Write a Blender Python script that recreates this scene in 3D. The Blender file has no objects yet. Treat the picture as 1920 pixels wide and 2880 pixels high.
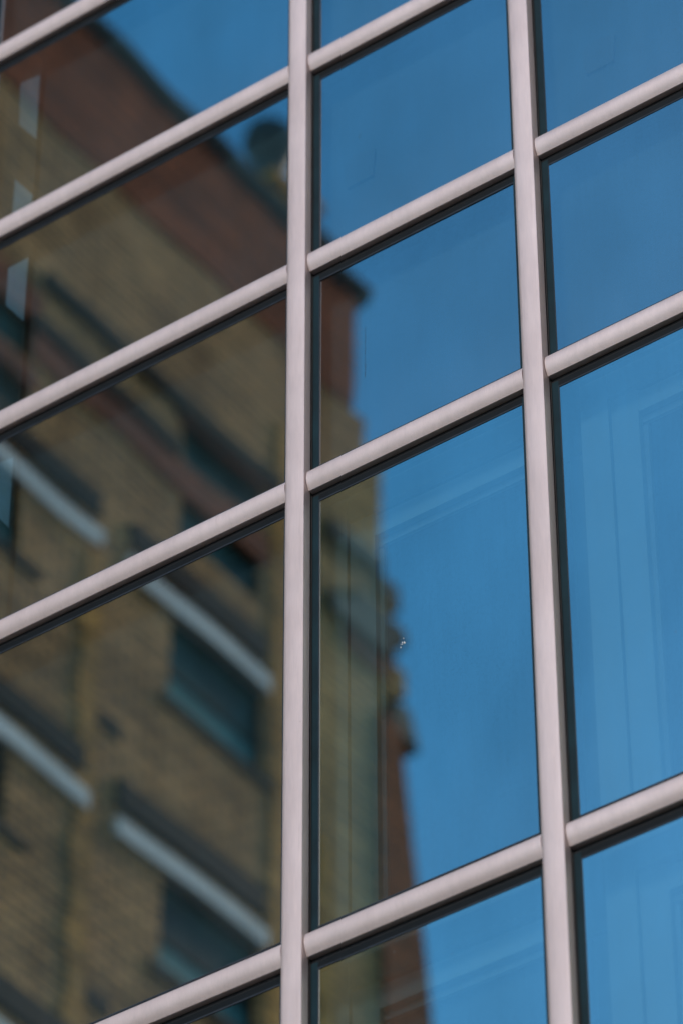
import bpy, bmesh, math, random
from mathutils import Vector, Matrix
random.seed(7)
sc = bpy.context.scene
COL = sc.collection

# ------------------------------------------------------------------ helpers
def tag(o, label=None, cat=None, group=None, kind=None):
    if label: o['label'] = label
    if cat: o['category'] = cat
    if group: o['group'] = group
    if kind: o['kind'] = kind
    return o

def empty(name, loc, label, cat):
    o = bpy.data.objects.new(name, None); COL.objects.link(o); o.location = loc
    o.empty_display_size = .3
    return tag(o, label, cat)

class MB:
    def __init__(s): s.v = []; s.f = []; s.smooth = []
    def box(s, x0, x1, y0, y1, z0, z1):
        x0, x1 = min(x0, x1), max(x0, x1); y0, y1 = min(y0, y1), max(y0, y1); z0, z1 = min(z0, z1), max(z0, z1)
        n = len(s.v)
        s.v += [(x, y, z) for z in (z0, z1) for y in (y0, y1) for x in (x0, x1)]
        for q in ((0,2,3,1),(4,5,7,6),(0,1,5,4),(2,6,7,3),(0,4,6,2),(1,3,7,5)): s.f.append(tuple(n+i for i in q))
        return s
    def prism(s, prof, axis, a, b):
        """closed profile extruded along an axis; prof = points in the other two coordinates"""
        n = len(s.v); k = len(prof)
        for t in (a, b):
            for (p, q) in prof:
                s.v.append({'x': (t, p, q), 'z': (p, q, t), 'y': (p, t, q)}[axis])
        for i in range(k):
            j = (i+1) % k
            s.f.append((n+i, n+j, n+k+j, n+k+i))
        s.f.append(tuple(n+i for i in range(k))[::-1]); s.f.append(tuple(n+k+i for i in range(k)))
        return s
    def lathe(s, cx, cy, prof, seg=28):
        n = len(s.v)
        for (r, z) in prof:
            for i in range(seg):
                a = 2*math.pi*i/seg; s.v.append((cx+r*math.cos(a), cy+r*math.sin(a), z))
        for k in range(len(prof)-1):
            for i in range(seg):
                j = (i+1) % seg
                s.f.append((n+k*seg+i, n+k*seg+j, n+(k+1)*seg+j, n+(k+1)*seg+i))
        s.f.append(tuple(n+i for i in range(seg))[::-1]); m = n+(len(prof)-1)*seg
        s.f.append(tuple(m+i for i in range(seg)))
        return s
    def build(s, name, mat, parent=None, smooth=False, label=None, bevel=0):
        me = bpy.data.meshes.new(name); me.from_pydata(s.v, [], s.f)
        bm = bmesh.new(); bm.from_mesh(me); bmesh.ops.recalc_face_normals(bm, faces=bm.faces)
        if bevel: bmesh.ops.bevel(bm, geom=list(bm.edges), offset=bevel, segments=2, profile=.6, affect='EDGES')
        bm.to_mesh(me); bm.free()
        if smooth:
            for p in me.polygons: p.use_smooth = True
            me.set_sharp_from_angle(angle=math.radians(40))
        me.materials.append(mat)
        o = bpy.data.objects.new(name, me); COL.objects.link(o)
        if parent:
            o.parent = parent
            w = parent.location if parent.parent is None else parent.parent.location
            for v in me.vertices: v.co -= w
        if label: o['label'] = label
        return o

# ------------------------------------------------------------------ materials
def nt(name):
    m = bpy.data.materials.new(name); m.use_nodes = True
    t = m.node_tree; t.nodes.clear()
    return m, t, t.nodes, t.links
def N(t, kind, **kw):
    n = t.nodes.new(kind)
    for k, v in kw.items():
        if hasattr(n, k): setattr(n, k, v)
        else: n.inputs[k].default_value = v
    return n
def coords(t, scale=(1, 1, 1), glob=True):
    """position in metres, stretched"""
    g = N(t, 'ShaderNodeNewGeometry'); mp = N(t, 'ShaderNodeMapping'); mp.inputs['Scale'].default_value = scale
    t.links.new(g.outputs['Position'], mp.inputs['Vector']); return mp.outputs['Vector']
def ramp(t, src, stops):
    r = N(t, 'ShaderNodeValToRGB'); e = r.color_ramp.elements
    while len(e) < len(stops): e.new(.5)
    for el, (p, c) in zip(e, stops): el.position = p; el.color = (*c, 1) if len(c) == 3 else c
    t.links.new(src, r.inputs['Fac']); return r.outputs['Color']
def mixc(t, a, b, fac, mode='MIX'):
    m = N(t, 'ShaderNodeMix', data_type='RGBA', blend_type=mode)
    for s, v in ((0, fac), (6, a), (7, b)):
        if hasattr(v, 'default_value') or hasattr(v, 'is_output'): t.links.new(v, m.inputs[s])
        else: m.inputs[s].default_value = v if s == 0 else (*v, 1)
    return m.outputs[2]
def noise(t, vec, scale, detail=4, rough=.55):
    n = N(t, 'ShaderNodeTexNoise'); n.inputs['Scale'].default_value = scale
    n.inputs['Detail'].default_value = detail; n.inputs['Roughness'].default_value = rough
    t.links.new(vec, n.inputs['Vector']); return n.outputs['Fac']

def plain(name, col, rough=.6, metal=0, var=.15, scale=6, spec=.5):
    m, t, nn, L = nt(name)
    v = coords(t)
    c = ramp(t, noise(t, v, scale, 5), [(.3, tuple(x*(1-var) for x in col)), (.7, tuple(min(1, x*(1+var)) for x in col))])
    b = N(t, 'ShaderNodeBsdfPrincipled'); b.inputs['Roughness'].default_value = rough; b.inputs['Metallic'].default_value = metal
    b.inputs['Specular IOR Level'].default_value = spec
    L.new(c, b.inputs['Base Color'])
    o = N(t, 'ShaderNodeOutputMaterial'); L.new(b.outputs[0], o.inputs[0]); return m

def aluminium(name, col):
    """satin anodised aluminium: fine brushed lines across the bars, light grime"""
    m, t, nn, L = nt(name)
    v = coords(t, (1, 1, .035))
    fine = noise(t, v, 420, 3, .7)
    v2 = coords(t, (1, 1, .12)); mid = noise(t, v2, 26, 4, .6)
    dirt = noise(t, coords(t), 2.3, 5, .6)
    c = ramp(t, mid, [(.32, tuple(x*.95 for x in col)), (.7, tuple(min(1, x*1.04) for x in col))])
    c = mixc(t, c, ramp(t, fine, [(.3, (.88, .88, .88)), (.7, (1.06, 1.06, 1.06))]), .7, 'MULTIPLY')
    spots = noise(t, coords(t), 95, 2, .5)
    c = mixc(t, c, ramp(t, spots, [(.70, (1, 1, 1)), (.80, (.72, .70, .68))]), .5, 'MULTIPLY')
    c = mixc(t, c, ramp(t, dirt, [(.3, (.87, .85, .84)), (.62, (1, 1, 1))]), .8, 'MULTIPLY')
    oi = N(t, 'ShaderNodeObjectInfo')
    c = mixc(t, c, ramp(t, oi.outputs['Random'], [(0, (.93, .935, .94)), (1, (1.03, 1.02, 1.01))]), 1.0, 'MULTIPLY')
    run = noise(t, coords(t, (1, 1, .06)), 60, 4, .65)
    c = mixc(t, c, ramp(t, run, [(.60, (1, 1, 1)), (.78, (.86, .84, .82))]), .7, 'MULTIPLY')
    b = N(t, 'ShaderNodeBsdfPrincipled'); L.new(c, b.inputs['Base Color'])
    b.inputs['Metallic'].default_value = .6; b.inputs['Specular IOR Level'].default_value = .2
    L.new(ramp(t, fine, [(.3, (.5,)*3), (.7, (.6,)*3)]), b.inputs['Roughness'])
    bp = N(t, 'ShaderNodeBump'); bp.inputs['Strength'].default_value = .12; bp.inputs['Distance'].default_value = .0005
    L.new(fine, bp.inputs['Height']); L.new(bp.outputs[0], b.inputs['Normal'])
    o = N(t, 'ShaderNodeOutputMaterial'); L.new(b.outputs[0], o.inputs[0]); return m

def brick(name, c1, c2, mortar, size=(.26, .105), rough=.85, blotch=1.0):
    m, t, nn, L = nt(name)
    g = N(t, 'ShaderNodeNewGeometry'); s = N(t, 'ShaderNodeSeparateXYZ'); L.new(g.outputs['Position'], s.inputs[0])
    ad = N(t, 'ShaderNodeMath', operation='ADD'); L.new(s.outputs[0], ad.inputs[0]); L.new(s.outputs[1], ad.inputs[1])
    cb = N(t, 'ShaderNodeCombineXYZ'); L.new(ad.outputs[0], cb.inputs[0]); L.new(s.outputs[2], cb.inputs[1])
    br = N(t, 'ShaderNodeTexBrick'); L.new(cb.outputs[0], br.inputs['Vector'])
    br.inputs['Color1'].default_value = (*c1, 1); br.inputs['Color2'].default_value = (*c2, 1); br.inputs['Mortar'].default_value = (*mortar, 1)
    br.inputs['Scale'].default_value = 1; br.inputs['Brick Width'].default_value = size[0]; br.inputs['Row Height'].default_value = size[1]
    br.inputs['Mortar Size'].default_value = .016; br.inputs['Bias'].default_value = -.1
    v = coords(t)
    c = mixc(t, br.outputs['Color'], ramp(t, noise(t, v, .9, 4), [(.3, (.72, .70, .68)), (.68, (1.2, 1.17, 1.1))]), blotch, 'MULTIPLY')
    c = mixc(t, c, ramp(t, noise(t, coords(t, (1, 1, .22)), 2.6, 3), [(.35, (.78, .74, .7)), (.6, (1.05, 1.05, 1.05))]), .8*blotch, 'MULTIPLY')
    # courses weathered a little differently from each other
    c = mixc(t, c, ramp(t, noise(t, coords(t, (.5, .5, 9)), 1.0, 2), [(.35, (.58, .58, .58)), (.65, (1.28, 1.25, 1.18))]), .9, 'MULTIPLY')
    b = N(t, 'ShaderNodeBsdfPrincipled'); b.inputs['Roughness'].default_value = rough; b.inputs['Specular IOR Level'].default_value = .2
    L.new(c, b.inputs['Base Color'])
    bp = N(t, 'ShaderNodeBump'); bp.inputs['Strength'].default_value = .5; bp.inputs['Distance'].default_value = .008; bp.invert = True
    L.new(br.outputs['Fac'], bp.inputs['Height']); L.new(bp.outputs[0], b.inputs['Normal'])
    o = N(t, 'ShaderNodeOutputMaterial'); L.new(b.outputs[0], o.inputs[0]); return m

def clear_back(name):
    m, t, nn, L = nt(name)
    tr = N(t, 'ShaderNodeBsdfTransparent'); tr.inputs[0].default_value = (.97, .99, .985, 1)
    gl = N(t, 'ShaderNodeBsdfGlossy'); gl.inputs['Roughness'].default_value = 0
    mx = N(t, 'ShaderNodeMixShader'); mx.inputs[0].default_value = .05; L.new(tr.outputs[0], mx.inputs[1]); L.new(gl.outputs[0], mx.inputs[2])
    o = N(t, 'ShaderNodeOutputMaterial'); L.new(mx.outputs[0], o.inputs[0]); return m

def coated_glass(name, refl=.60, rtint=(1, .98, .88), ttint=(.60, .86, .93), dust=.004):
    """solar-control glass: coated mirror reflection over tinted see-through, thin film of dried rain and dust"""
    m, t, nn, L = nt(name)
    tc = N(t, 'ShaderNodeTexCoord')
    tr = N(t, 'ShaderNodeBsdfTransparent'); tr.inputs[0].default_value = (*ttint, 1)
    gl = N(t, 'ShaderNodeBsdfGlossy'); gl.inputs['Color'].default_value = (*rtint, 1); gl.inputs['Roughness'].default_value = 0.0
    fr = N(t, 'ShaderNodeFresnel'); fr.inputs['IOR'].default_value = 1.52
    ma = N(t, 'ShaderNodeMapRange'); ma.inputs['To Min'].default_value = refl; ma.inputs['To Max'].default_value = 1
    L.new(fr.outputs[0], ma.inputs['Value'])
    # dried droplets: tiny speckles drawn out downwards
    sp = noise(t, coords(t, (1, 1, .45)), 300, 2, .6)
    st = noise(t, coords(t, (1, 1, .03)), 120, 3, .6)
    cl = noise(t, coords(t, (1, 1, .5)), 2.2, 3, .5)
    spk = ramp(t, sp, [(.34, (.90,)*3), (.5, (1.01,)*3)])
    stk = ramp(t, st, [(.3, (.972,)*3), (.65, (1.01,)*3)])
    cld = ramp(t, cl, [(.3, (.82,)*3), (.7, (1.07,)*3)])
    k = mixc(t, mixc(t, spk, stk, 1.0, 'MULTIPLY'), cld, 1.0, 'MULTIPLY')
    mu = N(t, 'ShaderNodeMath', operation='MULTIPLY'); L.new(ma.outputs[0], mu.inputs[0]); L.new(k, mu.inputs[1])
    mx = N(t, 'ShaderNodeMixShader'); L.new(mu.outputs[0], mx.inputs[0]); L.new(tr.outputs[0], mx.inputs[1]); L.new(gl.outputs[0], mx.inputs[2])
    # dust: more of it on the lower part of each pane (generated z runs 0..1 up the pane)
    se = N(t, 'ShaderNodeSeparateXYZ'); L.new(tc.outputs['Generated'], se.inputs[0])
    lo = N(t, 'ShaderNodeMapRange'); lo.inputs['From Min'].default_value = .0; lo.inputs['From Max'].default_value = .45
    lo.inputs['To Min'].default_value = dust*5; lo.inputs['To Max'].default_value = dust
    lo.interpolation_type = 'SMOOTHSTEP'
    L.new(se.outputs[2], lo.inputs['Value'])
    dn = N(t, 'ShaderNodeMath', operation='MULTIPLY'); L.new(lo.outputs[0], dn.inputs[0])
    L.new(ramp(t, noise(t, coords(t, (1, 1, .3)), 14, 4), [(.3, (.5,)*3), (.7, (1.3,)*3)]), dn.inputs[1])
    # scattered single specks of dirt
    vo = N(t, 'ShaderNodeTexVoronoi'); vo.inputs['Scale'].default_value = 9; L.new(coords(t, (1, 1, .8)), vo.inputs['Vector'])
    L2 = ramp(t, vo.outputs['Distance'], [(.010, (.22,)*3), (.026, (0, 0, 0))])
    adn = N(t, 'ShaderNodeMath', operation='ADD'); L.new(dn.outputs[0], adn.inputs[0]); L.new(L2, adn.inputs[1])
    df = N(t, 'ShaderNodeBsdfDiffuse'); df.inputs[0].default_value = (.36, .38, .39, 1)
    m2 = N(t, 'ShaderNodeMixShader'); L.new(adn.outputs[0], m2.inputs[0]); L.new(mx.outputs[0], m2.inputs[1]); L.new(df.outputs[0], m2.inputs[2])
    o = N(t, 'ShaderNodeOutputMaterial'); L.new(m2.outputs[0], o.inputs[0]); return m

M = dict(
    alu=aluminium('anodised_aluminium', (.68, .57, .548)),
    rubber=plain('black_rubber', (.012, .012, .013), .55, 0, .3, 30, .3),
    glassback=clear_back('clear_glass_back'),
    glass=coated_glass('coated_glass', .60, (.88, 1, .90)),
    glass2=coated_glass('coated_spandrel_glass', .575, (1, .965, .87)),
    glass3=coated_glass('coated_spandrel_glass_darker', .515, (1, .96, .87)),
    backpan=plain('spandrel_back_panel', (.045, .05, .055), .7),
    liner=plain('window_liner', (.27, .29, .30), .6, 0, .06),
    linerdk=plain('window_liner_joint', (.16, .175, .18), .6),
    edgerefl=plain('dark_teal_edge_reflection', (.004, .021, .029), .5, 0, .3, 9, .15),
    edgereflblack=plain('black_edge_reflection', (.003, .006, .008), .55, 0, .3, 9, .15),
    edgeline=plain('grey_edge_line', (.026, .034, .045), .5, 0, .3, 20, .2),
    stain=plain('dried_drip', (.008, .012, .02), .6),
    speck=plain('bird_speck', (.7, .7, .68), .8),
    post=plain('dark_post', (.05, .04, .035), .7),
    patch=plain('pale_light_patch', (.42, .48, .58), .7, 0, .05),
    concrete=plain('concrete', (.2, .2, .2), .85, 0, .15, 3),
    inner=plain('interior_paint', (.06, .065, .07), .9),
    tan=brick('tan_brick', (.80, .435, .185), (.58, .33, .145), (.16, .12, .085)),
    red=brick('dark_red_brick', (.50, .13, .045), (.34, .095, .04), (.10, .055, .045)),
    redband=brick('red_brick_band', (.42, .14, .085), (.33, .12, .075), (.10, .07, .06)),
    ochre=brick('ochre_brick', (.76, .38, .10), (.60, .33, .11), (.36, .22, .10)),
    cornice=plain('dark_green_copper', (.012, .028, .022), .6, 0, .3, 4),
    course=plain('dark_slate_course', (.03, .036, .032), .8, 0, .3, 5, .15),
    white=plain('pale_stone', (.80, .83, .80), .7, 0, .10, 3),
    wframe=plain('dark_green_window_paint', (.005, .013, .012), .6, 0, .15, 6, .1),
    wpane=plain('dark_window_glass', (.022, .065, .058), .4, 0, .6, 1.5, .12),
    wpanerefl=plain('teal_glass_with_reflection', (.07, .24, .24), .5, 0, .6, 1.2, .15),  # paler teal: reflection in the lower panes put into the colour
    cowl=plain('weathered_green_grey_metal', (.07, .10, .10), .6, 0, .4, 3),
    lead=plain('grey_lead', (.09, .085, .085), .6),
    asphalt=plain('asphalt', (.035, .034, .032), .9, 0, .2, 20),
    paving=plain('paving', (.045, .043, .04), .85, 0, .15, 2),
    blockerbrick=brick('blocker_brick', (.11, .075, .06), (.08, .06, .05), (.07, .06, .055)),
    roof=plain('roof_felt', (.05, .05, .05), .9),
)

# ------------------------------------------------------------------ facade grid (metres)
ZB = 8.06                      # height of the transom at the foot of the tall row
h, H, w = .8581, 1.5884, .0717
PF = -.030                     # front of the mullion caps
GL = .0105                     # outer face of the glass
ZL = [ZB-2*H-3*h-1.0, ZB-2*H-3*h, ZB-2*H-2*h, ZB-2*H-h, ZB-2*H, ZB-H, ZB, ZB+H, ZB+H+h, ZB+H+2*h, ZB+H+3*h, ZB+2*H+3*h, ZB+2*H+4*h, ZB+2*H+5*h, ZB+2*H+6*h]
ZL[0] = .35
XM0 = -1.325
XL = [XM0-1.35*3, XM0-1.35*2, XM0-1.35, XM0, 0, .8, 1.6, 2.4, 3.75, 5.1, 6.45, 7.8]
ZTOP = ZL[-1]

gb = empty('glass_building', (.4, 0, 0), 'glass curtain wall with pale satin aluminium mullions and rounded transoms over blue reflecting panes', 'building')

def mullion_profile(x):
    a, b = x-w/2, x+w/2
    p = [(a, .03)]
    R_ = .015
    for i in range(7):
        t = math.pi/2*i/6
        p.append((a+R_-R_*math.cos(t), PF+R_-R_*math.sin(t)))
    p += [(x, PF-.0012)]
    p += [(b-.0009, PF), (b, PF+.0009), (b, .0), (b-.006, .0005), (b-.006, .03)]
    return p
for i, x in enumerate(XL):
    mu = MB().prism(mullion_profile(x), 'z', .05, ZTOP+.15).build('mullion', M['alu'], gb, smooth=True)
    # black gasket strips either side, touching the glass
    MB().box(x+w/2-.0055, x+w/2+.0025, .006, GL-.0004, .1, ZTOP).box(x-w/2-.0025, x-w/2+.0005, .006, GL-.0004, .1, ZTOP).build('gasket', M['rubber'], mu)

TP = [(GL+.012, -.013), (-.008, -.0145), (-.0125, -.016), (-.0165, -.0195), (-.0195, -.026), (-.0215, -.034), (-.0222, -.043), (-.0216, -.052),
      (-.0195, -.062), (-.0165, -.071), (-.0125, -.079), (-.0090, -.0858), (GL+.012, -.0858)]
for i in range(len(XL)-1):
    for j, z in enumerate(ZL):
        tr = MB().prism([(y, z+q) for (y, q) in TP], 'x', XL[i]+w/2+.0016, XL[i+1]-w/2-.0012).build('transom', M['alu'], gb, smooth=True)
        x0, x1 = XL[i]+w/2+.0032, XL[i+1]-w/2-.0032
        if j > 0:
            MB().box(x0, x1, .0090, GL-.0004, z-.0985, z-.0862).build('gasket', M['rubber'], tr)

# panes: each a real 6 mm sheet, very slightly bowed and tilted in its frame
PTILT = {}   # (i, j): (tilt about z [mrad], tilt about x [mrad], bow [mrad])
def pane(i, j):
    x0, x1 = XL[i]+w/2-.004, XL[i+1]-w/2+.004
    z0, z1 = ZL[j]-.020, ZL[j+1]-.084
    tx, tz, bw, bz = PTILT.get((i, j), (random.uniform(-.5, .5), random.uniform(-.5, .5), random.uniform(.1, .5), random.uniform(.1, .4)))
    nx, nz = 24, 24
    mb = MB(); cx, cz = (x0+x1)/2, (z0+z1)/2; hx, hz = (x1-x0)/2, (z1-z0)/2
    for lay in (0, 1):
        for b in range(nz+1):
            for a in range(nx+1):
                u, v = 2*a/nx-1, 2*b/nz-1
                dy = tx*1e-3*u*hx + tz*1e-3*v*hz + .5e-3*(bw*hx*(u*u)+bz*hz*(v*v))
                mb.v.append((cx+u*hx, GL+dy+lay*.006, cz+v*hz))
    K = (nx+1)*(nz+1)
    ph = [random.uniform(0, 6.28) for _ in range(4)]; kx, kz = 2*math.pi/random.uniform(.5, .8), 2*math.pi/random.uniform(.5, .9)
    for q, (X, Y, Z) in enumerate(mb.v):
        mb.v[q] = (X, Y+5e-5*(math.sin(kx*X+.6*Z+ph[0])+math.sin(kz*Z+.8*X+ph[1])), Z)
    for lay in (0, 1):
        for b in range(nz):
            for a in range(nx):
                q = [lay*K+b*(nx+1)+a, lay*K+b*(nx+1)+a+1, lay*K+(b+1)*(nx+1)+a+1, lay*K+(b+1)*(nx+1)+a]
                mb.f.append(tuple(q) if lay == 0 else tuple(q[::-1]))
    def rim(idx):
        for p, q in zip(idx[:-1], idx[1:]): mb.f.append((q, p, K+p, K+q))
    rim([a for a in range(nx+1)]); rim([b*(nx+1)+nx for b in range(nz+1)])
    rim([nz*(nx+1)+a for a in range(nx, -1, -1)]); rim([b*(nx+1) for b in range(nz, -1, -1)])
    tall = (ZL[j+1]-ZL[j]) > 1.2 and i >= 4
    o = mb.build('glass_pane', M['glass' if tall else 'glass2' if i < 4 else 'glass3'], gb, smooth=True, label='tall blue glass pane' if tall else None)
    o.data.materials.append(M['glassback'])
    for p in o.data.polygons:
        if p.index >= nx*nz: p.material_index = 1
    # dark reflection of the bars painted as border bands, thin grey line inside
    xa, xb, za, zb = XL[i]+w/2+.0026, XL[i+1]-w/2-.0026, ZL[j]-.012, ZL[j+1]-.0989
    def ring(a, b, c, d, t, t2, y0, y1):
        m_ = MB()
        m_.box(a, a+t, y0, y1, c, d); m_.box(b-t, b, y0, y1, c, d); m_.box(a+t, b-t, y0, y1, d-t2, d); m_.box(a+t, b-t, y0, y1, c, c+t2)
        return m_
    sl_ = ring(xa, xb, za, zb, .0205, .019, GL-.0020, GL+.0006).build('edge_reflection', M['edgerefl'], o)
    sl_.data.materials.append(M['edgereflblack'])
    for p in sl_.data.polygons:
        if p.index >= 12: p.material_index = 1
    ring(xa+.0205, xb-.0205, za+.019, zb-.019, .0014, .0045, GL-.0018, GL+.0006).build('edge_line', M['edgeline'], o)
    return o

# tuned panes of the part in view
PTILT.update({(4, 7): (0, 2.2, .1, 2.2), (3, 7): (0, 0, .1, .1), (3, 6): (0, 0, .1, .1), (3, 8): (0, 0, .1, .1), (3, 5): (0, 0, .1, .1), (4, 6): (0, 0, .1, .1), (4, 5): (0, 0, .1, .1)})
for i in range(len(XL)-1):
    for j in range(len(ZL)-1):
        z0, z1 = ZL[j], ZL[j+1]
        g = pane(i, j)
        xa, xb = XL[i], XL[i+1]
        tall = (z1-z0) > 1.2
        if not tall or xa < -.01:
            # shadow box: pale back panel, its top edge stopping at the dark head
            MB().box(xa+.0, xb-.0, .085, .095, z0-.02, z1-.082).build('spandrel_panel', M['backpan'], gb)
        else:
            # vision glass: stepped liner frame set back behind the pane
            d0 = .11
            f = MB()
            xl = xa+(-.006 if i == 4 else .062)
            hz = .050                                                  # the head sits this much higher than the outer frame
            f.box(xl, xl+.088, d0, d0+.02, z0+.01, z1-.10+hz)           # left stile, outer step
            f.box(xl+.0905, xl+.175, d0+.012, d0+.032, z0+.01, z1-.19+hz)
            f.box(xb-.06, xb-.02, d0, d0+.02, z0+.01, z1-.10)
            f.box(xl+.089, xb-.061, d0, d0+.02, z1-.185+hz, z1-.10+hz)     # head, two steps
            f.box(xl+.176, xb-.061, d0+.012, d0+.032, z1-.275+hz, z1-.205+hz)
            f.build('liner_frame', M['liner'], gb)
            MB().box(xa+.0, xb-.0, d0+.033, d0+.045, z1-.25, z1+.01).box(xa, xl+.19, d0+.033, d0+.045, z0, z1-.26).build('liner_back', M['linerdk'], gb)

# a dried drip of dark dots, and a chalky speck lower down
def dots(name, mat, pts, par):
    mb = MB()
    for (x, z, rr) in pts:
        n = len(mb.v)
        for (k, dy) in ((1.0, 0), (.7, -.0006)):
            for q in range(8):
                a = q*math.pi/4; mb.v.append((x+rr*k*math.cos(a)*.8, GL-.0004+dy, z+rr*k*math.sin(a)*1.25))
        for q in range(8): mb.f.append((n+q, n+(q+1) % 8, n+8+(q+1) % 8, n+8+q))
        mb.f.append(tuple(n+8+q for q in range(8)))
    return mb.build(name, mat, par)
def pane_at(x, z):
    for o in bpy.data.objects:
        if o.name.startswith('glass_pane'):
            xs = [v.co.x+.4 for v in o.data.vertices]; zs = [v.co.z for v in o.data.vertices]
            if min(xs) < x < max(xs) and min(zs) < z < max(zs): return o
dots('dried_drip', M['stain'], [(.219+random.gauss(0, .0007), 9.920+.187*(q/18)**1.15+random.uniform(-.002, .002), random.uniform(.0011, .0024)*(1.15-.5*q/23)) for q in range(19)]
     + [(.222+random.gauss(0, .002), 9.95+random.uniform(0, .16), .0007) for q in range(14)], pane_at(.219, 10.0))
dots('dried_drip', M['stain'], [(.203+random.gauss(0, .003), 10.905+random.uniform(-.012, .012), random.uniform(.0010, .0018)) for q in range(4)], pane_at(.203, 10.905))
dots('chalky_speck', M['speck'], [(.335+random.gauss(0, .004), 8.885+random.gauss(0, .007), random.uniform(.0008, .0022)) for q in range(9)], pane_at(.335, 8.885))

# dark post, and patches of light made as pale plates behind the left-hand panes
for (za, zb_) in ((ZB-2*H, ZTOP),):
    pass
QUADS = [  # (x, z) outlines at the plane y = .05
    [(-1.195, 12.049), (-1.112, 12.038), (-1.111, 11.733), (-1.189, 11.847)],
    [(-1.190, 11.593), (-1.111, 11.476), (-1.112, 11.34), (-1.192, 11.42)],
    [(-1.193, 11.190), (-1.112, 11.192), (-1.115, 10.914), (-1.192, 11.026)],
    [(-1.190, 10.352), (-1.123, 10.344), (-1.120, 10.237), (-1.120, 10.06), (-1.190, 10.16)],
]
for (j0, j1) in ((7, 8), (8, 9), (9, 10)):
    MB().box(-1.188, -1.113, .058, .078, ZL[j0]-.02, ZL[j1]-.09).build('post', M['post'], gb)
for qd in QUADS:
    MB().prism([(x, z) for x, z in qd], 'y', .0515, .0545).build('light_patch', M['patch'], gb, label='pale four-sided patch of light behind the left-hand glass')
# small angled brackets showing behind the upper panes
for (bx, bz) in ((.95, 10.86), (.10, 10.90)):
    MB().prism([(bx+.0, bz+.0), (bx+.05, bz+.02), (bx+.115, bz+.0), (bx+.105, bz-.105), (bx+.01, bz-.105)], 'y', .076, .084).build('bracket', M['post'], gb)

# the building behind the curtain wall
X0, X1 = XL[0], XL[-1]
DEP = 9.0
for z in (.12, ZB-H-h*0-.35-2.6, ZB-.3, ZB+H+3*h-.2, ZTOP-.1):
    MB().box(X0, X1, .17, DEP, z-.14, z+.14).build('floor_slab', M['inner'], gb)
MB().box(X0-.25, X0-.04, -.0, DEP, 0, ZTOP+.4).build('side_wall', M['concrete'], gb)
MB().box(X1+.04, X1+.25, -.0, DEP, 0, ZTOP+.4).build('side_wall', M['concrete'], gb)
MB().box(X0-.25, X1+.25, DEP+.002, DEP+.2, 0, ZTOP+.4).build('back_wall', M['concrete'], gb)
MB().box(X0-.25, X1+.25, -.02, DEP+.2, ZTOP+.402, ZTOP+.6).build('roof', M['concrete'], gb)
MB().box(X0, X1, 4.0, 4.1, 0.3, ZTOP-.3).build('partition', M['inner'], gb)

# added unseen wing on the right, keeping sky light off the mullion sides
WG = (8.3, 17.0, -9.5, -.35)
MB().box(*WG, 0, ZTOP+2.0).build('blocker_wing', M['blockerbrick'], gb)
for k in range(6):
    for q in range(4):
        z0 = 1.2+k*3.1; y0 = -8.9+q*2.2
        wn = MB().box(8.25, 8.299, y0, y0+1.3, z0, z0+1.9).build('window', M['wframe'], gb)
        MB().box(8.24, 8.2495, y0+.07, y0+1.23, z0+.07, z0+1.83).build('pane', M['wpane'], wn)

# ------------------------------------------------------------------ brick building across the corner (seen mirrored in the glass)
WX = -12.3
def vy(y): return .02-y
bb = empty('brick_building', (WX-5, -9.5, 0), 'tall tan brick building with dark red upper storey, green eaves and pale stone lintels', 'building')
def vb(mb, xo, xi, y0, y1, z0, z1):   # xo: how far proud of the wall, xi: depth into it
    if xo > .02:                       # trim heights were taken on the wall line; proud pieces hang a touch lower
        k = xo/17.64
        y0 += (-7.26-y0)*k; y1 += (-7.26-y1)*k; z0 += (1.6-z0)*k; z1 += (1.6-z1)*k
    return mb.box(WX-xi, WX+xo, vy(y0), vy(y1), z0, z1)

PITCH = 2.76
bays = []   # (y0, y1 of window, y0, y1 of lintel)
for k in range(-2, 1):
    o = 4.8*k
    bays.append((11.62+o, 12.85+o, 11.62+o, 13.90+o, 'A'))
    bays.append((14.85+o, 16.20+o, 14.28+o, 16.32+o, 'B'))
floors = [25.40-PITCH*k for k in range(9)]
holes = []
wins = []
for (a, b, c, d, kind) in bays:
    for n, zf in enumerate(floors):
        zl = zf-.13-.74-(.19 if kind == 'B' else 0)
        wins.append((a, b, zl, zf-.135, kind, n)); holes.append((a, b, zl, zf-.135))
    if kind == 'B':
        wins.append((a+.12, b-.05, 27.12, 27.60, 'T', 0)); holes.append((a+.12, b-.05, 27.12, 27.60))
        wins.append((a+.12, b-.05, 26.20, 26.74, 'T', 0)); holes.append((a+.12, b-.05, 26.20, 26.74))
    else:
        wins.append((a, b, 26.62, 27.14, 'T', 0)); holes.append((a, b, 26.62, 27.14))
        wins.append((a, b, 25.92, 26.36, 'T', 0)); holes.append((a, b, 25.92, 26.36))
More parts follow.
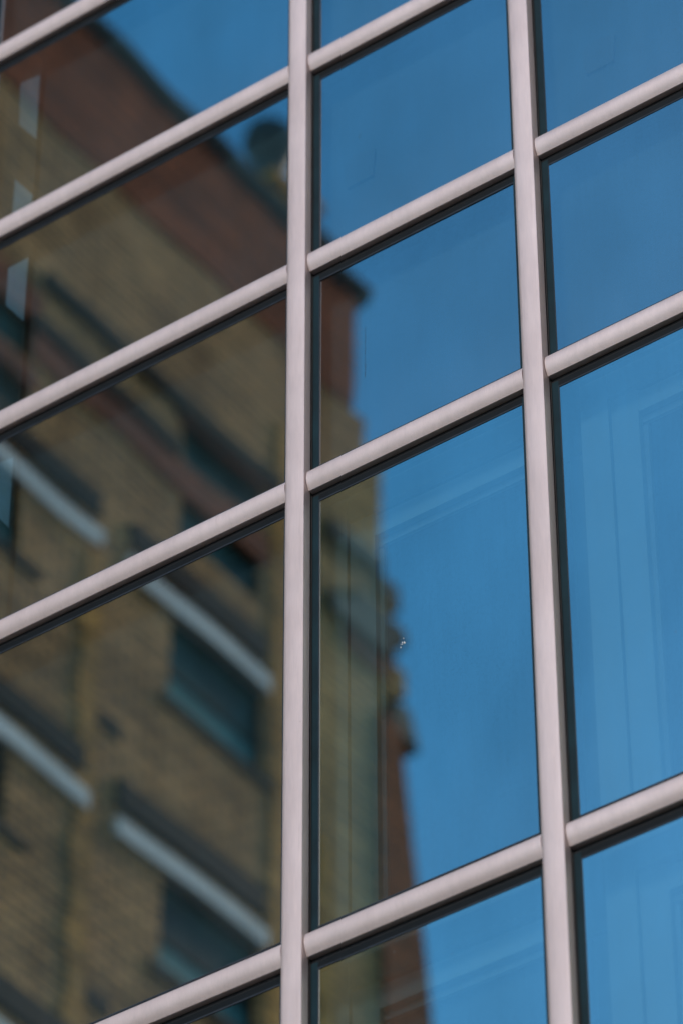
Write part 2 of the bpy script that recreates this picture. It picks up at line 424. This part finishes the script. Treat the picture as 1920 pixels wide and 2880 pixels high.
# wall with real openings: cells of a grid left out where the windows are
def cellwall(y0, y1, z0, z1, holes, depth):
    ys = sorted(set([y0, y1]+[v for q in holes for v in q[:2] if y0 < v < y1]))
    zs = sorted(set([z0, z1]+[v for q in holes for v in q[2:] if z0 < v < z1]))
    mb = MB()
    for a, b in zip(ys[:-1], ys[1:]):
        run = None
        for c, d in zip(zs[:-1], zs[1:]):
            ym, zm = (a+b)/2, (c+d)/2
            solid = not any(q[0] < ym < q[1] and q[2] < zm < q[3] for q in holes)
            if solid:
                if run is None: run = c
                end = d
            if (not solid or d == zs[-1]) and run is not None:
                vb(mb, 0, depth, a, b, run, end); run = None
    return mb
wall = cellwall(2.6, 17.45, 0, 29.62, holes, .28).build('wall', M['tan'], bb)
mb = MB(); vb(mb, -.30, 9.5, 2.7, 17.35, 0, 31.2); mb.build('core_wall', M['tan'], bb)
mb = MB(); vb(mb, .02, .30, 2.6, 17.45, 29.621, 31.26); mb.build('upper_storey', M['red'], bb, label='dark red brick upper storey')
# end pier, stepping out as it goes down
mb = MB()
vb(mb, .0, .6, 17.452, 17.72, 0, 29.62); mb.build('corner_pier', M['tan'], bb)
mb = MB(); vb(mb, .0, .6, 17.722, 17.97, 0, 29.22); mb.build('corner_pier', M['tan'], bb)
mb = MB(); vb(mb, .02, .6, 17.972, 18.10, 26.35, 27.55); mb.build('corner_pier', M['tan'], bb)
mb = MB(); vb(mb, .05, .7, 17.60, 18.36, 27.22, 27.40); mb.build('corbel', M['cornice'], bb)
mb = MB(); vb(mb, .03, .6, 17.972, 18.27, 27.56, 27.84); mb.build('corbel', M['cornice'], bb)
mb = MB(); vb(mb, .025, .6, 18.101, 18.34, 26.58, 26.90); mb.build('corner_pier', M['tan'], bb)
mb = MB(); mb.prism([(vy(18.1), 26.0), (vy(18.30), 26.08), (vy(18.52), 26.02), (vy(18.42), 26.30), (vy(18.36), 26.44), (vy(18.1), 26.44)], 'x', WX-.6, WX+.03); mb.build('corbel', M['cornice'], bb)
mb = MB(); vb(mb, .08, .3, 17.24, 18.03, 27.88, 28.06); mb.build('corner_course', M['cornice'], bb)
mb = MB(); vb(mb, .08, .3, 17.30, 18.20, 26.96, 27.18); mb.build('corner_course', M['cornice'], bb)
mb = MB(); vb(mb, .04, .3, 17.45, 18.12, 26.66, 26.955); mb.build('red_band', M['redband'], bb)
# battered buttress of dark brick
mb = MB(); mb.prism([(vy(17.90), 26.15), (vy(18.20), 26.10), (vy(18.27), 25.6), (vy(18.62), 23.0), (vy(18.80), 20.5), (vy(19.0), 0), (vy(17.90), 0)], 'x', WX-.9, WX+.05)
mb.build('buttress', M['red'], bb, label='sloping dark red brick buttress')
# eaves
mb = MB(); mb.prism([(WX-.3, 31.23), (WX+.05, 31.23), (WX+.07, 31.30), (WX+.10, 31.33), (WX+.11, 31.42), (WX-.3, 31.44)], 'y', vy(2.3), vy(17.62))
mb.build('eaves_cornice', M['cornice'], bb)
mb = MB(); vb(mb, -.302, 9.5, 2.6, 17.45, 31.2, 31.3); mb.build('roof', M['roof'], bb)
# string courses
mb = MB(); vb(mb, .07, .0, 13.0, 16.42, 27.74, 27.90); vb(mb, .07, 0, 2.6, 11.5, 27.74, 27.90); mb.build('string_course', M['course'], bb)
mb = MB(); vb(mb, .06, .0, 12.86, 14.94, 27.12, 27.30); vb(mb, .06, 0, 2.6, 11.5, 27.12, 27.3); mb.build('string_course', M['course'], bb)
mb = MB(); vb(mb, .035, .0, 12.86, 16.25, 26.76, 27.10); mb.build('red_band', M['redband'], bb)
mb = MB(); vb(mb, .035, .0, 14.95, 16.25, 27.61, 27.735); mb.build('red_band', M['redband'], bb)
mb = MB(); vb(mb, .035, .0, 11.5, 12.95, 27.16, 27.52); vb(mb, .035, 0, 11.5, 12.95, 26.38, 26.60); mb.build('red_band', M['redband'], bb)
# lintels, strips and windows of the repeated floors
for (a, b, c, d, kind) in bays:
    for n, zf in enumerate(floors):
        mb = MB(); vb(mb, .055, .05, c, d, zf-.08, zf+.095); mb.build('lintel', M['white'], bb, bevel=.01)
        mb = MB(); vb(mb, .05, .0, c+.02, d-.06, zf+.22+(.02 if kind == 'A' else 0), zf+.50); mb.build('vent_strip', M['wframe'], bb)
for (a, b, z0, z1, kind, n) in wins:
    mb = MB(); t_ = .06
    vb(mb, -.06, .12, a, a+t_, z0, z1); vb(mb, -.06, .12, b-t_, b, z0, z1); vb(mb, -.06, .12, a+t_, b-t_, z1-t_, z1); vb(mb, -.06, .12, a+t_, b-t_, z0, z0+t_)
    zm = z0+(z1-z0)*.36
    if kind in 'AB': vb(mb, -.065, .12, a+t_, b-t_, zm-.025, zm+.025)
    wn = mb.build('window', M['wframe'], bb)
    mb = MB(); vb(mb, -.09, .11, a+t_, b-t_, (zm+.025 if kind in 'AB' else z0+t_), z1-t_); mb.build('pane', M['wpane'], wn)
    if kind in 'AB':
        mb = MB(); vb(mb, -.085, .11, a+t_, b-t_, z0+t_, zm-.025); mb.build('pane', M['wpanerefl'], wn)
        mb = MB(); vb(mb, .03, .02, a-.06, b+(.32 if kind == 'A' else .2), z0-.10, z0-.002); mb.build('sill', M['wframe'], wn)
# ochre quoins and downpipe
for k in range(-2, 1):
    o = 4.8*k
    mb = MB()
    for q in range(60):
        zz = 25.20-q*.42
        ex = .05 if q % 2 else 0
        vb(mb, .03, 0, 13.74+o-ex, 13.96+o, zz-.41, zz)
    mb.build('quoins', M['ochre'], bb, label='column of ochre quoin bricks')
    mb = MB()
    for q in range(66):
        zz = 28.6-q*.42
        if any(zf-.2 < zz < zf+.62 for zf in floors): pass
        vb(mb, .03, 0, 16.34+o, 16.52+o+(.05 if q % 2 else 0), zz-.41, zz)
    mb.build('quoins', M['ochre'], bb, label='column of ochre quoin bricks')
mb = MB()
for q in range(56):
    zz = 24.2-q*.42; vb(mb, .03, 0, 17.04-(.05 if q % 2 else 0), 17.24, zz-.41, zz)
mb.build('quoins', M['ochre'], bb)
for zf in floors[1:]:
    mb = MB(); vb(mb, .022, .0, 13.92, 14.28, zf+.84, zf+1.0); mb.build('wall_vent', M['wframe'], bb)
# chimney with flared dark cowl
cy = vy(17.12)
mb = MB().box(WX-.95, WX-.40, cy-.32, cy+.30, 31.3, 32.42).box(WX-1.0, WX-.35, cy-.37, cy+.35, 32.42, 32.58)
ch = mb.build('chimney', M['ochre'], bb, label='tan brick chimney')
MB().lathe(WX-.66, cy+.02, [(.13, 32.582), (.13, 32.85), (.17, 33.02), (.25, 33.16), (.30, 33.30), (.26, 33.44), (.14, 33.53), (.04, 33.56)]).build('cowl', M['cowl'], ch, smooth=True)

# ------------------------------------------------------------------ ground
def sheet(name, x0, x1, y0, y1, z, mat, t=.0):
    mb = MB()
    if t: mb.box(x0, x1, y0, y1, z-t, z)
    else:
        mb.v = [(x0, y0, z), (x1, y0, z), (x1, y1, z), (x0, y1, z)]; mb.f = [(0, 1, 2, 3)]
    return tag(mb.build(name, mat), kind='structure')
sheet('ground', -900, 900, -900, 900, -.02, M['asphalt'])
sheet('road', -60, 60, -30, -12.2, -.012, M['asphalt'])
sheet('pavement', -12.2, 40, -12.0, -.05, .12, M['paving'], .13)

# ------------------------------------------------------------------ light
S = Vector((.13, -.86, .50)).normalized()
SUN, SKY, EXPO = 1.42, .117, 0.66
world = bpy.data.worlds.new('World'); sc.world = world; world.use_nodes = True
wt = world.node_tree; wt.nodes.clear()
sky = wt.nodes.new('ShaderNodeTexSky'); sky.sky_type = 'NISHITA'; sky.sun_disc = False
sky.sun_elevation = math.asin(S.z); sky.sun_rotation = math.atan2(S.x, S.y)
sky.air_density = 1.0; sky.dust_density = .5; sky.ozone_density = 3.0; sky.altitude = 300
bg = wt.nodes.new('ShaderNodeBackground'); bg.inputs[1].default_value = SKY
wo = wt.nodes.new('ShaderNodeOutputWorld'); hs = wt.nodes.new('ShaderNodeHueSaturation'); hs.inputs['Hue'].default_value = .491; hs.inputs['Saturation'].default_value = 1.36; wt.links.new(sky.outputs[0], hs.inputs['Color']); wt.links.new(hs.outputs[0], bg.inputs[0]); wt.links.new(bg.outputs[0], wo.inputs[0])
sl = bpy.data.lights.new('sun', 'SUN'); sl.energy = SUN; sl.angle = math.radians(12); sl.color = (1, .89, .79)
so = bpy.data.objects.new('sun', sl); COL.objects.link(so); so.rotation_euler = S.to_track_quat('Z', 'Y').to_euler(); so.location = (0, -30, 40)

# ------------------------------------------------------------------ camera
cam = bpy.data.cameras.new('camera'); co = bpy.data.objects.new('camera', cam); COL.objects.link(co)
R_ = Vector((0.81187411, 0.58382916, -0.00198377)); U_ = Vector((0.38626262, -0.53458355, 0.75167919)); F_ = Vector((-0.43779175, 0.61103513, 0.65952593))
m4 = Matrix.Identity(4)
for i in range(3): m4[i][0] = R_[i]; m4[i][1] = U_[i]; m4[i][2] = -F_[i]
m4[0][3], m4[1][3], m4[2][3] = 5.3445676, -7.2601096, -6.45943829+ZB
co.matrix_world = m4
cam.sensor_fit = 'HORIZONTAL'; cam.sensor_width = 24; cam.lens = 24*9876.75/1568
cam.clip_start = .1; cam.clip_end = 3000
cam.dof.use_dof = True; cam.dof.focus_distance = 11.75; cam.dof.aperture_fstop = 2.1
sc.camera = co

sc.view_settings.view_transform = 'Standard'; sc.view_settings.look = 'None'
sc.view_settings.gamma = 1; sc.view_settings.exposure = EXPO; sc.view_settings.use_curve_mapping = False
sc.cycles.max_bounces = 10; sc.cycles.transparent_max_bounces = 16
